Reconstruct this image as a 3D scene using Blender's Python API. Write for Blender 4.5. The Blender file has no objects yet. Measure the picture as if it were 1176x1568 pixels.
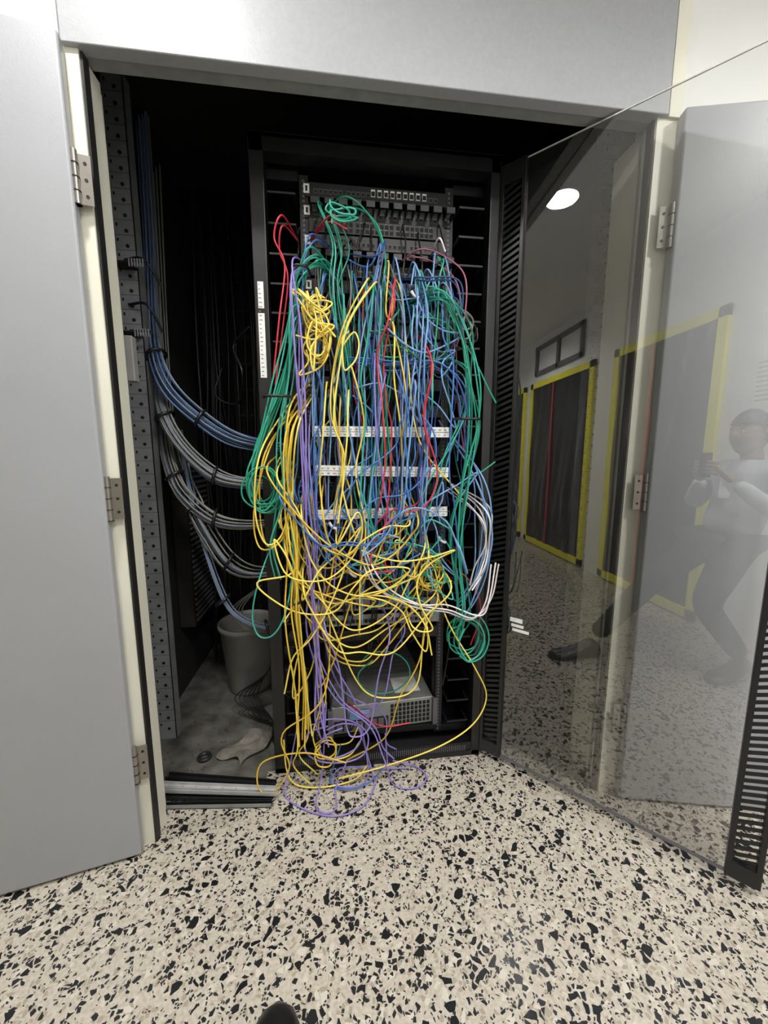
import bpy, math, random, bmesh
from mathutils import Vector, Matrix
R = random.Random(11)
scene = bpy.context.scene
try:
    scene.view_settings.view_transform = 'Standard'
    scene.view_settings.look = 'None'
except Exception:
    pass

# ------------------------------------------------------------------ materials
def mat(name, col, rough=0.5, metal=0.0, spec=0.5, noise=0.0, nscale=8.0, bump=0.0, bscale=60.0, emit=None, estr=0):
    m = bpy.data.materials.new(name); m.use_nodes = True
    nt = m.node_tree; b = nt.nodes['Principled BSDF']
    b.inputs['Base Color'].default_value = (*col, 1)
    b.inputs['Roughness'].default_value = rough
    b.inputs['Metallic'].default_value = metal
    b.inputs['Specular IOR Level'].default_value = spec
    tc = nt.nodes.new('ShaderNodeTexCoord')
    if noise > 0:
        n = nt.nodes.new('ShaderNodeTexNoise'); n.inputs['Scale'].default_value = nscale
        n.inputs['Detail'].default_value = 5
        r = nt.nodes.new('ShaderNodeValToRGB')
        r.color_ramp.elements[0].position = 0.3; r.color_ramp.elements[1].position = 0.7
        r.color_ramp.elements[0].color = (*[c * (1 - noise) for c in col], 1)
        r.color_ramp.elements[1].color = (*[min(1, c * (1 + noise)) for c in col], 1)
        nt.links.new(tc.outputs['Object'], n.inputs['Vector'])
        nt.links.new(n.outputs['Fac'], r.inputs['Fac'])
        nt.links.new(r.outputs['Color'], b.inputs['Base Color'])
    if bump > 0:
        n2 = nt.nodes.new('ShaderNodeTexNoise'); n2.inputs['Scale'].default_value = bscale
        n2.inputs['Detail'].default_value = 3
        bp = nt.nodes.new('ShaderNodeBump'); bp.inputs['Strength'].default_value = bump
        bp.inputs['Distance'].default_value = 0.01
        nt.links.new(tc.outputs['Object'], n2.inputs['Vector'])
        nt.links.new(n2.outputs['Fac'], bp.inputs['Height'])
        nt.links.new(bp.outputs['Normal'], b.inputs['Normal'])
    if emit:
        b.inputs['Emission Color'].default_value = (*emit, 1)
        b.inputs['Emission Strength'].default_value = estr
    return m

M = {}
M['door'] = mat('door_grey_paint', (0.35, 0.36, 0.385), 0.42, noise=0.03, nscale=3, bump=0.05, bscale=300)
M['head'] = mat('header_grey_laminate', (0.37, 0.38, 0.40), 0.4, noise=0.04, nscale=90, bump=0.05, bscale=300)
M['lip'] = mat('header_lip_paint', (0.27, 0.28, 0.28), 0.5, noise=0.15, nscale=20)
M['cream'] = mat('cream_paint', (0.80, 0.78, 0.66), 0.45, noise=0.04, nscale=5)
M['white'] = mat('white_wall_paint', (0.86, 0.86, 0.84), 0.6, noise=0.02, nscale=4)
M['ceil'] = mat('ceiling_paint', (0.85, 0.85, 0.85), 0.8, noise=0.02)
M['gasket'] = mat('black_gasket', (0.015, 0.015, 0.015), 0.5, noise=0.1)
M['blk'] = mat('black_powder_coat', (0.009, 0.009, 0.010), 0.35, noise=0.2, nscale=30)
M['blk2'] = mat('black_equipment', (0.012, 0.012, 0.013), 0.45, noise=0.2, nscale=30)
M['int'] = mat('closet_wall_with_shade', (0.014, 0.013, 0.012), 0.85, noise=0.4, nscale=3, bump=0.2, bscale=20)  # near-black base colour carries the occlusion shade of the closet interior
M['conc'] = mat('dusty_concrete', (0.11, 0.104, 0.09), 0.85, noise=0.55, nscale=11, bump=0.5, bscale=40)
M['galv'] = mat('galvanised_steel', (0.33, 0.34, 0.35), 0.45, metal=0.4, noise=0.15, nscale=12)
M['hole'] = mat('dark_recess', (0.006, 0.006, 0.006), 0.7)
M['steel'] = mat('brushed_steel', (0.33, 0.31, 0.28), 0.35, metal=0.8, noise=0.1, nscale=20)
M['bright'] = mat('bright_aluminium', (0.62, 0.62, 0.62), 0.4, metal=0.3, noise=0.1, nscale=20)
M['label'] = mat('white_label', (0.82, 0.82, 0.80), 0.5, noise=0.05, nscale=50)
M['grey'] = mat('grey_plastic', (0.12, 0.12, 0.13), 0.5, noise=0.1)
M['ink'] = mat('label_ink', (0.25, 0.25, 0.26), 0.5, noise=0.1)
M['srv'] = mat('server_chassis_metal', (0.33, 0.34, 0.33), 0.4, metal=0.4, noise=0.1, nscale=10)
M['bucket'] = mat('bucket_plastic', (0.33, 0.33, 0.31), 0.5, noise=0.15)
M['card'] = mat('dusty_cardboard', (0.21, 0.19, 0.16), 0.85, noise=0.3, nscale=25, bump=0.5, bscale=25)
M['sheet'] = mat('black_plastic_sheet', (0.005, 0.005, 0.006), 0.18)
M['tape'] = mat('yellow_tape', (0.92, 0.86, 0.03), 0.5, noise=0.05)
M['skin'] = mat('skin', (0.45, 0.27, 0.19), 0.5, noise=0.05)
M['hair'] = mat('dark_hair', (0.015, 0.012, 0.01), 0.5, noise=0.2, nscale=50)
M['shirt'] = mat('pale_shirt', (0.58, 0.62, 0.68), 0.8, noise=0.06, nscale=20, bump=0.4, bscale=12)
M['wshirt'] = mat('white_shirt_front', (0.85, 0.85, 0.85), 0.8, noise=0.03)
M['pants'] = mat('dark_trousers', (0.012, 0.013, 0.016), 0.8, noise=0.1)
M['shoe'] = mat('black_shoe_leather', (0.01, 0.01, 0.01), 0.35, noise=0.1)
M['phone'] = mat('phone_body', (0.03, 0.03, 0.035), 0.25, noise=0.05)
M['eye'] = mat('eye_white', (0.8, 0.8, 0.8), 0.3)
M['lamp'] = mat('lamp_diffuser', (1, 1, 1), 0.5, emit=(1, 0.98, 0.95), estr=40)
cab = {
 'yellow': (0.90, 0.70, 0.12), 'gold': (0.72, 0.49, 0.05), 'green': (0.02, 0.31, 0.20), 'dgreen': (0.012, 0.17, 0.11), 'blue': (0.05, 0.15, 0.42),
 'lblue': (0.17, 0.33, 0.58), 'purple': (0.27, 0.21, 0.58), 'red': (0.55, 0.03, 0.05), 'white': (0.78, 0.72, 0.74),
 'pink': (0.33, 0.10, 0.16), 'black': (0.012, 0.012, 0.013), 'slate': (0.17, 0.21, 0.28), 'sblue': (0.09, 0.17, 0.34), 'dgrey': (0.21, 0.205, 0.19),
 'teal': (0.05, 0.38, 0.30), 'navy': (0.025, 0.065, 0.20)}
for k, c in cab.items():
    M['c_' + k] = mat('cable_jacket_' + k, c, 0.38, noise=0.06, nscale=10)

# terrazzo
def terrazzo():
    m = bpy.data.materials.new('terrazzo_polished'); m.use_nodes = True
    nt = m.node_tree; N = nt.nodes; L = nt.links; b = N['Principled BSDF']
    tc = N.new('ShaderNodeTexCoord')
    nz = N.new('ShaderNodeTexNoise'); nz.inputs['Scale'].default_value = 40; nz.inputs['Detail'].default_value = 1
    L.new(tc.outputs['Object'], nz.inputs['Vector'])
    sc = N.new('ShaderNodeVectorMath'); sc.operation = 'SCALE'; sc.inputs['Scale'].default_value = 0.014
    L.new(nz.outputs['Color'], sc.inputs[0])
    ad = N.new('ShaderNodeVectorMath'); ad.operation = 'ADD'
    L.new(tc.outputs['Object'], ad.inputs[0]); L.new(sc.outputs[0], ad.inputs[1])
    base = N.new('ShaderNodeTexNoise'); base.inputs['Scale'].default_value = 120; base.inputs['Detail'].default_value = 4
    L.new(tc.outputs['Object'], base.inputs['Vector'])
    br = N.new('ShaderNodeValToRGB')
    br.color_ramp.elements[0].position = 0.35; br.color_ramp.elements[0].color = (0.42, 0.375, 0.31, 1)
    br.color_ramp.elements[1].position = 0.65; br.color_ramp.elements[1].color = (0.54, 0.495, 0.42, 1)
    L.new(base.outputs['Fac'], br.inputs['Fac'])
    cur = br.outputs['Color']
    for (scale, keep, edge, col, off) in [(90, 0.24, 0.14, (0.35, 0.305, 0.24), 3.1), (70, 0.10, 0.12, (0.58, 0.54, 0.47), 5.1),
                                     (150, 0.20, 0.14, (0.035, 0.035, 0.038), 0.7), (80, 0.22, 0.12, (0.02, 0.02, 0.023), 1.9), (47, 0.12, 0.12, (0.012, 0.013, 0.015), 0.0)]:
        o = N.new('ShaderNodeVectorMath'); o.operation = 'ADD'; o.inputs[1].default_value = (off, off * 1.7, 0)
        L.new(ad.outputs[0], o.inputs[0])
        v1 = N.new('ShaderNodeTexVoronoi'); v1.feature = 'F1'; v1.voronoi_dimensions = '2D'
        v2 = N.new('ShaderNodeTexVoronoi'); v2.feature = 'DISTANCE_TO_EDGE'; v2.voronoi_dimensions = '2D'
        for v in (v1, v2):
            v.inputs['Scale'].default_value = scale; L.new(o.outputs[0], v.inputs['Vector'])
        sx = N.new('ShaderNodeSeparateColor'); L.new(v1.outputs['Color'], sx.inputs[0])
        lt = N.new('ShaderNodeMath'); lt.operation = 'LESS_THAN'; lt.inputs[1].default_value = keep
        L.new(sx.outputs[0], lt.inputs[0])
        mg = N.new('ShaderNodeMath'); mg.operation = 'MULTIPLY_ADD'; mg.inputs[1].default_value = 0.16; mg.inputs[2].default_value = edge * 0.5
        L.new(sx.outputs[1], mg.inputs[0])
        gt = N.new('ShaderNodeMath'); gt.operation = 'GREATER_THAN'
        L.new(v2.outputs['Distance'], gt.inputs[0]); L.new(mg.outputs[0], gt.inputs[1])
        mu = N.new('ShaderNodeMath'); mu.operation = 'MULTIPLY'
        L.new(lt.outputs[0], mu.inputs[0]); L.new(gt.outputs[0], mu.inputs[1])
        mx = N.new('ShaderNodeMix'); mx.data_type = 'RGBA'
        L.new(mu.outputs[0], mx.inputs['Factor']); L.new(cur, mx.inputs['A']); mx.inputs['B'].default_value = (*col, 1)
        cur = mx.outputs['Result']
    L.new(cur, b.inputs['Base Color'])
    b.inputs['Roughness'].default_value = 0.22
    b.inputs['Specular IOR Level'].default_value = 0.55
    return m
M['terr'] = terrazzo()

def glassmat():
    m = bpy.data.materials.new('tinted_door_glass'); m.use_nodes = True
    nt = m.node_tree; N = nt.nodes; L = nt.links; N.clear()
    out = N.new('ShaderNodeOutputMaterial')
    tr = N.new('ShaderNodeBsdfTransparent'); tr.inputs[0].default_value = (0.95, 0.96, 0.95, 1)
    gl = N.new('ShaderNodeBsdfGlossy'); gl.inputs['Roughness'].default_value = 0.0; gl.inputs[0].default_value = (1, 1, 1, 1)
    df = N.new('ShaderNodeBsdfDiffuse'); df.inputs[0].default_value = (0.7, 0.7, 0.7, 1)
    fr = N.new('ShaderNodeFresnel'); fr.inputs['IOR'].default_value = 2.15
    m1 = N.new('ShaderNodeMixShader'); m2 = N.new('ShaderNodeMixShader'); m2.inputs[0].default_value = 0.012
    L.new(fr.outputs[0], m1.inputs[0]); L.new(tr.outputs[0], m1.inputs[1]); L.new(gl.outputs[0], m1.inputs[2])
    L.new(m1.outputs[0], m2.inputs[1]); L.new(df.outputs[0], m2.inputs[2])
    L.new(m2.outputs[0], out.inputs[0])
    return m
M['glass'] = glassmat()

# ------------------------------------------------------------------ mesh builder
class B:
    def __init__(s, name):
        s.name = name; s.v = []; s.f = []; s.m = []; s.mats = []; s.T = Matrix.Identity(4); s.sm = []
    def mi(s, k):
        if k not in s.mats: s.mats.append(k)
        return s.mats.index(k)
    def add(s, vs, fs, k, smooth=False):
        o = len(s.v); i = s.mi(k)
        for p in vs: s.v.append(tuple(s.T @ Vector(p)))
        for f in fs:
            s.f.append([o + a for a in f]); s.m.append(i); s.sm.append(smooth)
    def box(s, x0, x1, y0, y1, z0, z1, k, c=0.0):
        if c <= 0:
            vs = [(x, y, z) for z in (z0, z1) for (x, y) in ((x0, y0), (x1, y0), (x1, y1), (x0, y1))]
            s.add(vs, [(3, 2, 1, 0), (4, 5, 6, 7), (0, 1, 5, 4), (1, 2, 6, 5), (2, 3, 7, 6), (3, 0, 4, 7)], k)
        else:
            bm = bmesh.new(); bmesh.ops.create_cube(bm, size=1)
            for v in bm.verts:
                v.co = Vector(((x0 + x1) / 2 + v.co.x * (x1 - x0), (y0 + y1) / 2 + v.co.y * (y1 - y0), (z0 + z1) / 2 + v.co.z * (z1 - z0)))
            bmesh.ops.bevel(bm, geom=bm.edges[:], offset=c, segments=3, affect='EDGES', profile=0.5)
            bm.verts.index_update()
            s.add([v.co[:] for v in bm.verts], [[v.index for v in f.verts] for f in bm.faces], k)
            bm.free()
    def cyl(s, p0, p1, r0, k, r1=None, n=16, caps=True):
        if r1 is None: r1 = r0
        p0 = Vector(p0); p1 = Vector(p1); d = (p1 - p0).normalized()
        a = d.orthogonal().normalized(); b2 = d.cross(a)
        vs = []
        for (p, r) in ((p0, r0), (p1, r1)):
            for i in range(n):
                t = 2 * math.pi * i / n
                vs.append(tuple(p + a * math.cos(t) * r + b2 * math.sin(t) * r))
        fs = [(i, (i + 1) % n, n + (i + 1) % n, n + i) for i in range(n)]
        s.add(vs, fs, k, True)
        if caps:
            s.add(vs[:n], [list(range(n))[::-1]], k); s.add(vs[n:], [list(range(n))], k)
    def lathe(s, c, prof, k, n=40):
        vs = []
        for (r, z) in prof:
            for i in range(n):
                t = 2 * math.pi * i / n
                vs.append((c[0] + r * math.cos(t), c[1] + r * math.sin(t), c[2] + z))
        fs = []
        for j in range(len(prof) - 1):
            for i in range(n):
                fs.append((j * n + i, j * n + (i + 1) % n, (j + 1) * n + (i + 1) % n, (j + 1) * n + i))
        s.add(vs, fs, k, True)
    def done(s, parent=None):
        me = bpy.data.meshes.new(s.name); me.from_pydata(s.v, [], s.f)
        for k in s.mats: me.materials.append(M[k])
        me.polygons.foreach_set('material_index', s.m); me.polygons.foreach_set('use_smooth', s.sm)
        me.update()
        o = bpy.data.objects.new(s.name, me); scene.collection.objects.link(o)
        if parent: o.parent = parent
        return o

def empty(name):
    e = bpy.data.objects.new(name, None); scene.collection.objects.link(e); return e

def catmull(pts, sub=8):
    P = [Vector(p) for p in pts]; P = [2 * P[0] - P[1]] + P + [2 * P[-1] - P[-2]]
    out = []
    for i in range(1, len(P) - 2):
        p0, p1, p2, p3 = P[i - 1:i + 3]
        for j in range(sub):
            t = j / sub
            out.append(0.5 * ((2 * p1) + (p2 - p0) * t + (2 * p0 - 5 * p1 + 4 * p2 - p3) * t * t + (3 * p1 - p0 - 3 * p2 + p3) * t ** 3))
    out.append(P[-2]); return out

class Cables:
    def __init__(s, name, r):
        s.name = name; s.cu = bpy.data.curves.new(name, 'CURVE'); s.cu.dimensions = '3D'
        s.cu.bevel_depth = r; s.cu.bevel_resolution = 2; s.cu.use_fill_caps = True; s.mats = []
    def add(s, pts, k, rad=1.0, sub=8):
        k = 'c_' + k
        if k not in s.mats: s.mats.append(k); s.cu.materials.append(M[k])
        q = catmull(pts, sub)
        sp = s.cu.splines.new('POLY'); sp.points.add(len(q) - 1)
        for i, p in enumerate(q):
            sp.points[i].co = (p.x, p.y, p.z, 1); sp.points[i].radius = rad
        sp.material_index = s.mats.index(k); sp.use_smooth = True
    def done(s):
        o = bpy.data.objects.new(s.name, s.cu); scene.collection.objects.link(o); return o

# ------------------------------------------------------------------ room shell
XL, XR, YB, ZC, ZH = -6.0, 3.2, -0.6, 2.75, 2.152
b = B('floor'); b.box(XL, XR, YB, 1.30, -0.1, 0, 'terr'); b.box(-0.28, 0.9, 1.30, 1.37, -0.1, 0, 'terr'); b.done()
b = B('closet_floor'); b.box(-0.80, -0.28, 1.30, 2.6, -0.1, 0.0, 'conc'); b.box(-0.28, 0.9, 1.37, 2.6, -0.1, 0.0, 'conc'); b.box(0.9, 1.18, 1.30, 2.6, -0.1, 0.0, 'conc'); b.done()
b = B('wall_front')
b.box(XL, -0.625, 1.13, 1.25, 0, ZC, 'white')
b.box(0.99, XR, 1.13, 1.25, 0, ZC, 'white')
b.box(0.95, 0.99, 1.12, 1.25, ZH, ZC, 'cream')
b.done()
b = B('header_panel')
b.box(-0.615, 0.945, 1.115, 1.150, ZH, ZC, 'head', c=0.003)
b.box(-0.60, 0.94, 1.150, 1.190, ZH + 0.006, ZC, 'lip')
b.done()
b = B('wall_back'); b.box(XL, XR, YB - 0.1, YB, 0, ZC, 'white'); b.done()
b = B('wall_left'); b.box(XL - 0.1, XL, YB, 1.13, 0, ZC, 'white'); b.done()
b = B('wall_right'); b.box(XR, XR + 0.1, YB, 1.13, 0, ZC, 'white'); b.done()
b = B('ceiling'); b.box(XL, XR, YB, 1.25, ZC, ZC + 0.1, 'ceil'); b.done()
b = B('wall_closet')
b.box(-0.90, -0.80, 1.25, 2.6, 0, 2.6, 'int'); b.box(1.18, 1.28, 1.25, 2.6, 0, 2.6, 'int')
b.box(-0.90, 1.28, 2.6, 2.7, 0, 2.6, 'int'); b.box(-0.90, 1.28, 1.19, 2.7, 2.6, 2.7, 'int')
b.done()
b = B('trim_1')
b.box(-0.64, -0.585, 1.128, 1.215, 0, ZH, 'cream'); b.box(-0.586, -0.579, 1.133, 1.158, 0, ZH, 'gasket')
b.box(-0.645, -0.60, 1.215, 1.25, 0, ZH, 'cream'); b.done()
b = B('trim_2')
b.box(0.921, 0.992, 1.128, 1.30, 0, ZH, 'cream'); b.box(0.914, 0.922, 1.136, 1.158, 0, ZH, 'gasket')
b.box(0.917, 0.922, 1.175, 1.183, 0, ZH, 'galv'); b.done()
def leaf(name, hx, hy, ang, w, sgn):
    par = empty(name)
    T = Matrix.Translation((hx, hy, 0)) @ Matrix.Rotation(ang, 4, 'Z')
    b = B('leaf'); b.T = T
    x0, x1 = (0, w) if sgn > 0 else (-w, 0)
    b.box(x0, x1, 0, 0.036, 0.008, 2.155, 'door', c=0.007); b.done(par)
    b = B('hinges'); b.T = T
    for z in (0.30, 1.09, 1.86):
        xs = -0.004 if sgn > 0 else 0.004
        b.cyl((xs, 0.012, z - 0.06), (xs, 0.012, z + 0.06), 0.007, 'steel', n=10)
        for k in range(4):
            b.cyl((xs, 0.012, z - 0.06 + k * 0.03), (xs, 0.012, z - 0.058 + k * 0.03), 0.0085, 'hole', n=10)
        b.box(min(xs, xs - sgn * 0.032), max(xs, xs - sgn * 0.032), 0.016, 0.019, z - 0.055, z + 0.055, 'steel')
        for k in (-1, 0, 1):
            b.cyl((xs - sgn * 0.020, 0.0165, z + k * 0.036), (xs - sgn * 0.020, 0.015, z + k * 0.036), 0.004, 'hole', n=8)
    b.done(par)
leaf('door_1', -0.604, 1.088, math.radians(12.3), 0.77, -1)
leaf('door_2', 0.972, 1.088, math.radians(-13.0), 0.77, 1)

def upright(x, y, w):
    b = B('slotted_upright')
    b.box(x - w / 2, x + w / 2, y, y + 0.003, 0.002, 2.5, 'galv')
    b.box(x - w / 2, x - w / 2 + 0.003, y, y + 0.05, 0.002, 2.5, 'galv'); b.box(x + w / 2 - 0.003, x + w / 2, y, y + 0.05, 0.002, 2.5, 'galv')
    z = 0.05
    while z < 2.48:
        b.cyl((x + (0.008), y, z), (x + 0.008, y - 0.0015, z), 0.0065, 'hole', n=10)
        b.box(x - 0.026, x - 0.020, y - 0.001, y, z + 0.015, z + 0.025, 'hole')
        b.box(x - w / 2, x + w / 2, y - 0.0008, y, z + 0.035, z + 0.037, 'grey')
        z += 0.05
    b.done()
upright(-0.735, 1.6, 0.072); upright(1.12, 1.6, 0.072)

# ------------------------------------------------------------------ rack
rack = empty('server_rack')
FX0, FX1, FY, RH, RD = -0.25, 0.56, 1.355, 2.18, 2.36
b = B('rack_frame')
def post(x0, x1, y0, y1): b.box(x0, x1, y0, y1, 0.0, RH, 'blk', c=0.003)
post(FX0, FX0 + 0.045, FY, FY + 0.05); post(FX1 - 0.035, FX1, FY, FY + 0.05)
post(FX0, FX0 + 0.045, RD - 0.05, RD); post(FX1 - 0.045, FX1, RD - 0.05, RD)
b.box(FX0, FX1, FY, FY + 0.05, RH - 0.05, RH + 0.003, 'blk'); b.box(FX0, FX1, FY, RD, RH - 0.01, RH, 'blk')
b.box(FX0, FX1, FY + 0.005, FY + 0.05, 0.0, 0.055, 'blk')
b.box(FX0, FX1, FY - 0.0, RD, 0.0, 0.02, 'blk')
x = FX0 + 0.06
while x < FX1 - 0.06:
    b.box(x, x + 0.003, FY + 0.003, FY + 0.0055, 0.012, 0.045, 'grey'); x += 0.008
b.box(FX0, FX1, RD - 0.003, RD, 0.02, RH, 'blk2')
b.box(FX1 - 0.004, FX1, FY + 0.05, RD, 0.02, RH, 'blk2')
for z in (0.1, 0.75, 1.45, 2.05): b.box(FX0, FX0 + 0.03, FY + 0.05, RD - 0.05, z, z + 0.04, 'blk')
EX0, EX1, EY = -0.087, 0.400, 1.43
for (xa, xb) in ((EX0 - 0.02, EX0 + 0.012), (EX1 - 0.012, EX1 + 0.02)):
    b.box(xa, xb, EY, EY + 0.003, 0.06, RH - 0.06, 'blk2'); b.box(xa, xa + 0.003, EY, EY + 0.05, 0.06, RH - 0.06, 'blk2')
    z = 0.07
    while z < RH - 0.07:
        b.box((xa + xb) / 2 - 0.004, (xa + xb) / 2 + 0.004, EY - 0.0008, EY, z, z + 0.008, 'grey'); z += 0.0148
for z in (0.06, 0.7, 1.4, 2.1):
    b.box(FX0 + 0.04, EX0 - 0.02, EY, EY + 0.02, z, z + 0.03, 'blk'); b.box(EX1 + 0.02, FX1 - 0.03, EY, EY + 0.02, z, z + 0.03, 'blk')
for xc in (-0.155, 0.465):
    z = 0.15
    while z < 2.1:
        for sx in (-0.04, 0.04): b.box(xc + sx - 0.003, xc + sx + 0.003, 1.365, EY, z, z + 0.006, 'blk')
        b.box(xc - 0.043, xc + 0.043, 1.362, 1.367, z, z + 0.006, 'blk'); z += 0.089
b.box(FX0 + 0.012, FX0 + 0.030, FY - 0.001, FY, 1.67 + 0.005, 1.755, 'label')
b.box(FX0 + 0.010, FX0 + 0.030, FY - 0.001, FY, 1.46, 1.66, 'label')
for i in range(22):
    z = 1.465 + i * 0.0133
    b.box(FX0 + 0.014, FX0 + 0.014 + R.uniform(0.004, 0.01), FY - 0.0016, FY - 0.001, z, z + 0.003, 'ink')
b.done(rack)

def patch_panel(z, white=False, ports=24, tag=False, metal=False, tilt=0.0):
    b = B('patch_panel')
    b.box(EX0, EX1, EY - 0.006, EY, z, z + 0.043, 'srv' if metal else 'blk2', c=0.001)
    pw = 0.0165
    for i in range(ports):
        xx = EX0 + 0.03 + i * pw + (i // 6) * 0.009
        b.box(xx, xx + 0.0125, EY - 0.0075, EY - 0.0055, z + 0.010, z + 0.024, 'grey' if not metal else 'blk2')
        b.box(xx + 0.0015, xx + 0.011, EY - 0.0082, EY - 0.007, z + 0.0115, z + 0.021, 'hole')
    if tag:
        for i in range(9):
            xx = EX0 + 0.22 + i * 0.022
            b.box(xx, xx + 0.014, EY - 0.009, EY - 0.006, z + 0.012, z + 0.034, 'label')
            b.box(xx + 0.001, xx + 0.013, EY - 0.0095, EY - 0.0088, z + 0.014, z + 0.028, 'hole')
    b.box(EX0 - 0.003, EX0 + 0.016, EY - 0.0085, EY - 0.006, z + 0.008, z + 0.036, 'label')
    b.box(EX0 + 0.003, EX0 + 0.010, EY - 0.009, EY - 0.0084, z + 0.014, z + 0.030, 'hole')
    if white:
        yl = 1.305
        b.T = Matrix.Translation((0.15, 0, z)) @ Matrix.Rotation(tilt, 4, 'Y') @ Matrix.Translation((-0.15, 0, -z))
        b.box(EX0 + 0.005, EX0 + 0.012, yl, EY, z, z + 0.034, 'blk2'); b.box(EX1 - 0.012, EX1 - 0.005, yl, EY, z, z + 0.034, 'blk2')
        b.box(EX0 + 0.005, EX1 - 0.005, yl, yl + 0.003, z, z + 0.034, 'label')
        b.box(EX0 + 0.005, EX1 - 0.005, yl - 0.001, yl, z + 0.016, z + 0.0175, 'ink')
        for i in range(24):
            xx = EX0 + 0.02 + i * 0.0190
            b.box(xx, xx + R.uniform(0.004, 0.009), yl - 0.001, yl, z + 0.006, z + 0.009, 'ink'); b.box(xx, xx + R.uniform(0.004, 0.009), yl - 0.001, yl, z + 0.023, z + 0.026, 'ink')
    b.done(rack)
def switch(z, u=1, leds=True):
    b = B('network_switch')
    h = 0.0445 * u - 0.002
    b.box(EX0 + 0.012, EX1 - 0.012, EY - 0.012, EY + 0.30, z, z + h, 'blk2', c=0.0015)
    b.box(EX0, EX1, EY - 0.003, EY, z, z + h, 'blk2')
    for i in range(24):
        xx = EX0 + 0.03 + i * 0.0165 + (i // 8) * 0.006
        for r in (0, 1):
            b.box(xx, xx + 0.012, EY - 0.0128, EY - 0.0118, z + 0.005 + r * 0.018, z + 0.017 + r * 0.018, 'hole')
            if leds and R.random() < .5: b.box(xx + 0.001, xx + 0.003, EY - 0.0135, EY - 0.012, z + 0.018 + r * 0.018, z + 0.020 + r * 0.018, 'c_yellow' if R.random() < .5 else 'c_green')
    b.done(rack)
patch_panel(2.055, tag=True)
for z in (1.99, 1.90, 1.76, 1.62, 1.57, 1.44): patch_panel(z)
for z in (1.945, 1.81, 1.67, 1.50, 1.345, 1.20, 1.06): switch(z)
patch_panel(1.268, white=True); patch_panel(1.136, white=True, tilt=0.02); patch_panel(0.992, white=True, tilt=-0.01)
for z in (0.92, 0.83, 0.74): switch(z)
patch_panel(0.66); patch_panel(0.61, metal=True); patch_panel(0.55, metal=True); switch(0.49)

b = B('cable_management_panel')
for z0 in (2.01, 1.855):
    for i in range(11):
        xx = EX0 + 0.02 + i * 0.045
        for sx in (0, 0.026): b.box(xx + sx, xx + sx + 0.004, EY - 0.05, EY, z0, z0 + 0.02, 'blk2')
        b.box(xx, xx + 0.03, EY - 0.053, EY - 0.049, z0, z0 + 0.02, 'blk2', c=0.0015)
b.done(rack)
b = B('rack_shelf')
b.box(EX0, EX1, EY, 2.2, 0.092, 0.096, 'blk'); b.box(EX0, EX1, EY - 0.004, EY, 0.075, 0.098, 'blk'); b.done(rack)

b = B('rack_server')
b.T = Matrix.Translation((0.175, 1.425, 0.10)) @ Matrix.Rotation(math.radians(4), 4, 'Z')
b.box(-0.21, 0.21, 0.0, 0.62, 0, 0.115, 'srv', c=0.003)
b.box(-0.225, -0.205, -0.02, 0.0, 0, 0.115, 'grey', c=0.002); b.box(0.205, 0.225, -0.02, 0.0, 0, 0.115, 'grey', c=0.002)
b.box(-0.20, 0.02, -0.004, 0.0, 0.01, 0.055, 'blk2')
for i in range(7): b.box(-0.19 + i * 0.028, -0.168 + i * 0.028, -0.008, -0.004, 0.014, 0.05, 'grey', c=0.001)
b.box(-0.14, -0.06, -0.010, -0.004, 0.058, 0.095, 'c_lblue', c=0.002)
for i in range(10):
    for j in range(5): b.box(0.03 + i * 0.017, 0.042 + i * 0.017, -0.003, 0.0, 0.012 + j * 0.019, 0.025 + j * 0.019, 'hole')
b.box(0.06, 0.17, 0.05, 0.16, 0.1152, 0.1158, 'label')
for k in range(8): b.box(-0.2, 0.2, 0.2 + k * 0.04, 0.203 + k * 0.04, 0.115, 0.1165, 'grey')
b.done()

# ------------------------------------------------------------------ glass door of the rack
HX, HY, TH, DW = 0.565, 1.36, math.radians(-46.5), 0.825
par = empty('rack_glass_door')
T = Matrix.Translation((HX, HY, 0)) @ Matrix.Rotation(TH, 4, 'Z')
b = B('door_frame'); b.T = T
DZ0, DZ1 = 0.03, 2.145
def stile(x0, x1, y0=-0.012, y1=0.012):
    e = 0.013
    b.box(x0, x0 + e, y0, y1, DZ0, DZ1, 'blk', c=0.002); b.box(x1 - e, x1, y0, y1, DZ0, DZ1, 'blk', c=0.002)
    z = DZ0 + 0.04; a0, a1 = x0 + e - 0.001, x1 - e + 0.001; th = 0.010; rise = 0.022
    b.box(a0, a1, y0, y1, DZ0, DZ0 + 0.05, 'blk'); b.box(a0, a1, y0, y1, DZ1 - 0.06, DZ1, 'blk')
    while z < DZ1 - 0.08:
        vs = [(a0, yy, z) for yy in (-0.002, 0.002)] + [(a1, yy, z + rise) for yy in (-0.002, 0.002)] + \
             [(a1, yy, z + rise + th) for yy in (-0.002, 0.002)] + [(a0, yy, z + th) for yy in (-0.002, 0.002)]
        b.add(vs, [(0, 2, 4, 6), (7, 5, 3, 1), (0, 1, 3, 2), (2, 3, 5, 4), (4, 5, 7, 6), (6, 7, 1, 0)], 'blk')
        z += 0.021
stile(0.0, 0.085); stile(DW - 0.075, DW)
b.box(0.085, DW - 0.075, -0.003, 0.003, DZ0, DZ0 + 0.008, 'grey'); b.box(0.085, DW - 0.075, -0.002, 0.002, DZ1 - 0.003, DZ1, 'bright')
for z in (0.2, 1.1, 2.0): b.cyl((0, 0, z), (0, 0, z + 0.05), 0.010, 'blk', n=10)
b.done(par)
b = B('glass_pane'); b.T = T
b.add([(0.085, 0, DZ0), (DW - 0.07, 0, DZ0), (DW - 0.07, 0, DZ1), (0.085, 0, DZ1)], [(0, 1, 2, 3)], 'glass'); b.done(par)
b = B('stickers'); b.T = T
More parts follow.
